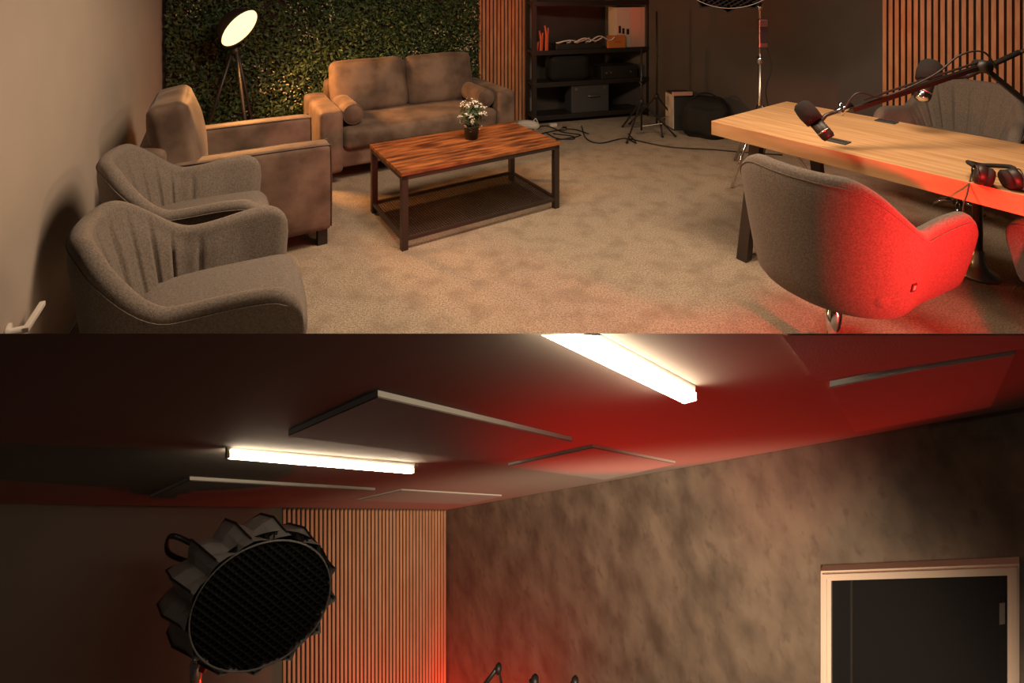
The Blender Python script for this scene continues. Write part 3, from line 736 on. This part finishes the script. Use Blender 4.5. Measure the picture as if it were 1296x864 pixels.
# slat panel on the back wall
pa, nb = on_wall(357, 642.2, c1, c2); pb_, _ = on_wall(564, 645, c1, c2)
du = Vector(((pb_-pa).x, (pb_-pa).y, 0)); Wd = du.length; du.normalize(); slope = (pb_.z-pa.z)/Wd
t = thing('slat_panel', 'full-height oak slat wall panel in the corner behind the softbox', 'wall panel', pa+Vector((0,0,-FD+.02)))
zt = FD-.025
bm = BM(); slab(bm, [Vector((0,0,0)), du*Wd+Vector((0,0,slope*Wd)), du*Wd+Vector((0,0,slope*Wd+zt)), Vector((0,0,zt))], nb*.008); obj('backing', bm, 'slat_backing', t)
bm = BM(); ns = 44; pitch = Wd/ns
for k in range(ns):
    a = du*(k*pitch)+nb*.008+Vector((0,0,slope*k*pitch)); b = a+du*pitch*.52
    slab(bm, [a, b, b+Vector((0,0,zt)), a+Vector((0,0,zt))], nb*.010)
obj('slats', bm, 'slat_wood_pale', t)
# seams of the wall covering
for k, px in enumerate((767, 958)):
    p, n_ = on_wall(px, 600, c2, c3); bm = BM(); dd = Vector(((c3-c2).x, (c3-c2).y, 0)).normalized()
    zc = ceil_z(p.x, p.y)
    slab(bm, [Vector((p.x,p.y,zc-.01)), Vector((p.x,p.y,zc-.01))+dd*.004, Vector((p.x,p.y,zc-FD+.05))+dd*.004, Vector((p.x,p.y,zc-FD+.05))], n_*.0008)
    struct('trim_%d' % (k+2), bm, 'concrete')
# door and frame in the right wall
def wpt(px, py, off=0): return on_wall(px, py, c2, c3, off)[0]
nw = on_wall(1100, 700, c2, c3)[1]
def down(px_top, py_top, off=0):
    p = wpt(px_top, py_top, off); z = ceil_z(p.x, p.y)-FD+.012; return p, Vector((p.x, p.y, z))
def bar(bm, quad, th): slab(bm, quad, nw*th)
bm = BM()
TL, BL = down(1041, 715); TR, BR = down(1290, 704)
tl, bl = down(1054, 727); tr, br = down(1275, 719)
bar(bm, [TL, tl, bl, BL], .028); bar(bm, [TR, tr, br, BR], .028); bar(bm, [TL, TR, tr, tl], .028)
e1_, f1_ = down(1043.5, 717.5); e2_, f2_ = down(1287, 706.5); g1_, h1_ = down(1049, 723); g2_, h2_ = down(1280, 714)
bar(bm, [e1_, g1_, h1_, f1_], .036); bar(bm, [e2_, g2_, h2_, f2_], .036); bar(bm, [e1_, e2_, g2_, g1_], .036)
bmesh.ops.translate(bm, verts=bm.verts[:], vec=nw*.001); struct('trim_1', bm, 'door_frame_paint')
bm = BM(); bar(bm, [tl, tr, br, bl], .010)
d1 = obj('door_1', bm, 'door_paint'); d1['kind'] = 'structure'
bm = BM(); a, b = down(1077, 728); c, d = down(1080, 728); bar(bm, [a, c, d, b], .0125); obj('vertical_bead', bm, 'black_plastic', d1)
bm = BM(); a = wpt(1265, 752); b = wpt(1272, 751.5); c = wpt(1272, 778); d = wpt(1265, 779); bar(bm, [a, b, c, d], .034); obj('hinge', bm, 'steel', d1)
# acoustic panels on the ceiling
def cpanel(label, px, e=.020, gp='acoustic ceiling panels'):
    base = ceil(*px[0], e); t = thing('acoustic_panel', label, 'acoustic panel', base, 0, gp)
    q = [ceil(x, y, e)-base for x, y in px]
    bm = BM(); slab(bm, q, (0, 0, .0035)); obj('felt_face', bm, 'panel_felt', t)
    bm = BM(); slab(bm, [p+Vector((0,0,.0036)) for p in q], (0, 0, e*kb-.0040), (0, 0)); obj('panel_core', bm, 'panel_edge_lit', t)
    return t
cpanel('large square acoustic panel between the two strip lights', [(365, 552), (478, 503), (724, 559), (630, 587)], .019)
cpanel('red-lit square acoustic panel beside the concrete wall, left of the long light', [(643, 590), (750, 567), (855, 587), (765, 607)], .016)
cpanel('wide acoustic panel at the far end above the softbox', [(190, 630.5), (240, 608), (475, 621), (432, 633.5)], .018)
cpanel('small far acoustic panel above the slatted corner', [(452, 633.5), (508, 621), (635, 628), (592, 638)], .012)
p5 = cpanel('acoustic panel cut off by the top right, above the door', [(984, 417), (1180, 417), (1420, 417), (1430, 420), (1034, 482)], .018)
cpanel('red-lit acoustic panel nearest the door, against the concrete wall', [(1050, 491), (1165, 468), (1284, 449), (1254, 515), (1082, 547)], .020)
# strip lights
def strip(label, p, q, wd_):
    wd_ *= kb
    a, b = ceil(*p, .045), ceil(*q, .056); t = thing('strip_light', label, 'ceiling light', a, 0, 'ceiling strip lights')
    d = b-a; L_ = d.length; dx = d.normalized()
    side = Vector((d.y, -d.x, 0)).normalized(); side.z = ceil_z(side.x, side.y)-ceil_z(0, 0)
    side = side.normalized()
    def bx(name, s0, s1, w0, w1, z0, z1, m):
        bm = BM(); slab(bm, [dx*s0+side*w0+Vector((0,0,z0)), dx*s1+side*w0+Vector((0,0,z0)), dx*s1+side*w1+Vector((0,0,z0)), dx*s0+side*w1+Vector((0,0,z0))], (0, 0, z1-z0)); return obj(name, bm, m, t)
    bx('diffuser', .010, L_-.010, -wd_/2, wd_/2, .010*kb, .030*kb, 'batten_glow')
    bx('housing', 0, L_, -wd_*.34, wd_*.34, .0302*kb, .0555*kb, 'batten_body')
    bx('end_cap', L_-.0099, L_, -wd_*.5, wd_*.5, .010*kb, .030*kb, 'batten_body')
    bx('end_cap', 0, .0099, -wd_*.5, wd_*.5, .010*kb, .030*kb, 'batten_body')
    return t
strip('lit strip light at the far end above the softbox', (286, 583), (524, 602), .031)
lit = strip('brightest strip light, cut off at the top of the lower room', (658, 409), (875, 514), .043)
def flush(root):                                          # trim at the end of the ceiling
    for ch_ in list(root.children):
        bm = BM(); bm.from_mesh(ch_.data)
        bmesh.ops.bisect_plane(bm, geom=bm.verts[:]+bm.edges[:]+bm.faces[:], plane_co=Vector((0,0,H))-root.location, plane_no=Vector((0, 442/F+.003, 1)), clear_outer=True)
        bmesh.ops.holes_fill(bm, edges=bm.edges[:], sides=0)
        bm.to_mesh(ch_.data); n_ = len(bm.faces); bm.free()
        if n_ == 0: bpy.data.objects.remove(ch_)
flush(lit); flush(p5)

# softbox in the lower room
cb = at(332, 764.5, 2.3*kb)
gb = Vector((cb.x-.20, cb.y+.25, 0)); pole = at(248, 850, 2.5*kb)
zf = ceil_z(pole.x, pole.y)-FD
base = Vector((pole.x, pole.y, zf))
t = thing('softbox_light', 'round black softbox with honeycomb grid in front of the slats', 'studio light', base)
hb = make_softbox(t, cb-base, (.281, -.959, -.033), .284*kb, (-.34*kb, .26*kb, -.13*kb), 13, .026*kb)
bm = BM(); tube(bm, [(0, 0, .10), (0, 0, hb.z-.02)], .012, 12); obj('pole', bm, 'chrome', t, smooth=True)
bm = BM(); tube(bm, [(0, 0, hb.z-.02), hb+Vector((0, .04, 0))], .014, 8); box(bm, -.02, .02, -.02, .02, hb.z-.06, hb.z+.02, .004); obj('bracket', bm, 'black_metal', t)
zc = pole.z-zf
bm = BM(); lathe(bm, [(.013, zc-.06), (.022, zc-.05), (.022, zc+.04), (.013, zc+.05)], 12); obj('collar', bm, 'chrome', t, smooth=True)
bm = BM(); tube(bm, [(0, 0, zc+.02), (.045, -.01, zc+.02)], .009, 8); obj('knob', bm, 'orange_paint', t)
for a in (210, 330, 90):
    p = Vector((.4*math.cos(R(a)), .4*math.sin(R(a)), 0)); p.z = ceil_z(base.x+p.x, base.y+p.y)-FD-zf+.012
    bm = BM(); tube(bm, [(.01*math.cos(R(a)), .01*math.sin(R(a)), .5), p], .010, 8); obj('leg', bm, 'chrome', t, smooth=True)
# handle at the rear of the softbox
bm = BM(); p = at(224, 690, 2.5*kb)-base; tube(bm, curve_pts([p+Vector((.06,.02,-.02)), p+Vector((0,0,.035)), p+Vector((-.035,0,.03)), p+Vector((-.035,0,-.03)), p+Vector((.03,.02,-.09))], 5), .008, 8); obj('tilt_handle', bm, 'black_plastic', t, smooth=True)

# microphone arms peeping over the bottom edge
def mic_stand(label, px, py, d, pts, head):
    top = at(px, py, d); zf = ceil_z(top.x, top.y)-FD; b = Vector((top.x, top.y, zf))
    t = thing('microphone_stand', label, 'microphone stand', b)
    bm = BM(); tube(bm, [(0, 0, .02)]+[at(x, y, d)-b for x, y in pts], .010, 8); obj('arm', bm, 'black_metal', t, smooth=True)
    bm = BM(); lathe(bm, [(0, .0), (.07, .0), (.07, .015), (.02, .03), (0, .03)], 20); obj('base', bm, 'black_metal', t, smooth=True)
    hx, hy, hr = head
    bm = BM(); M = axisM(at(hx, hy, d)-b, (.3, 0, 1)); lathe(bm, [(0, -hr*1.2), (hr*.9, -hr), (hr, 0), (hr*.7, hr*.8), (0, hr)], 14, M); obj('joint', bm, 'black_plastic', t, smooth=True)
mic_stand('bent black microphone arm at the bottom edge, nearest the slats', 612, 885, 2.9*kb, [(600, 884), (631, 843), (636, 875)], (631, 845, .016))
mic_stand('middle microphone top just showing at the bottom edge', 676, 880, 2.9*kb, [(676, 876), (672, 862), (681, 862)], (677, 861, .020))
mic_stand('right microphone top just showing at the bottom edge', 730, 880, 2.9*kb, [(720, 874), (726, 862)], (728, 862, .018))
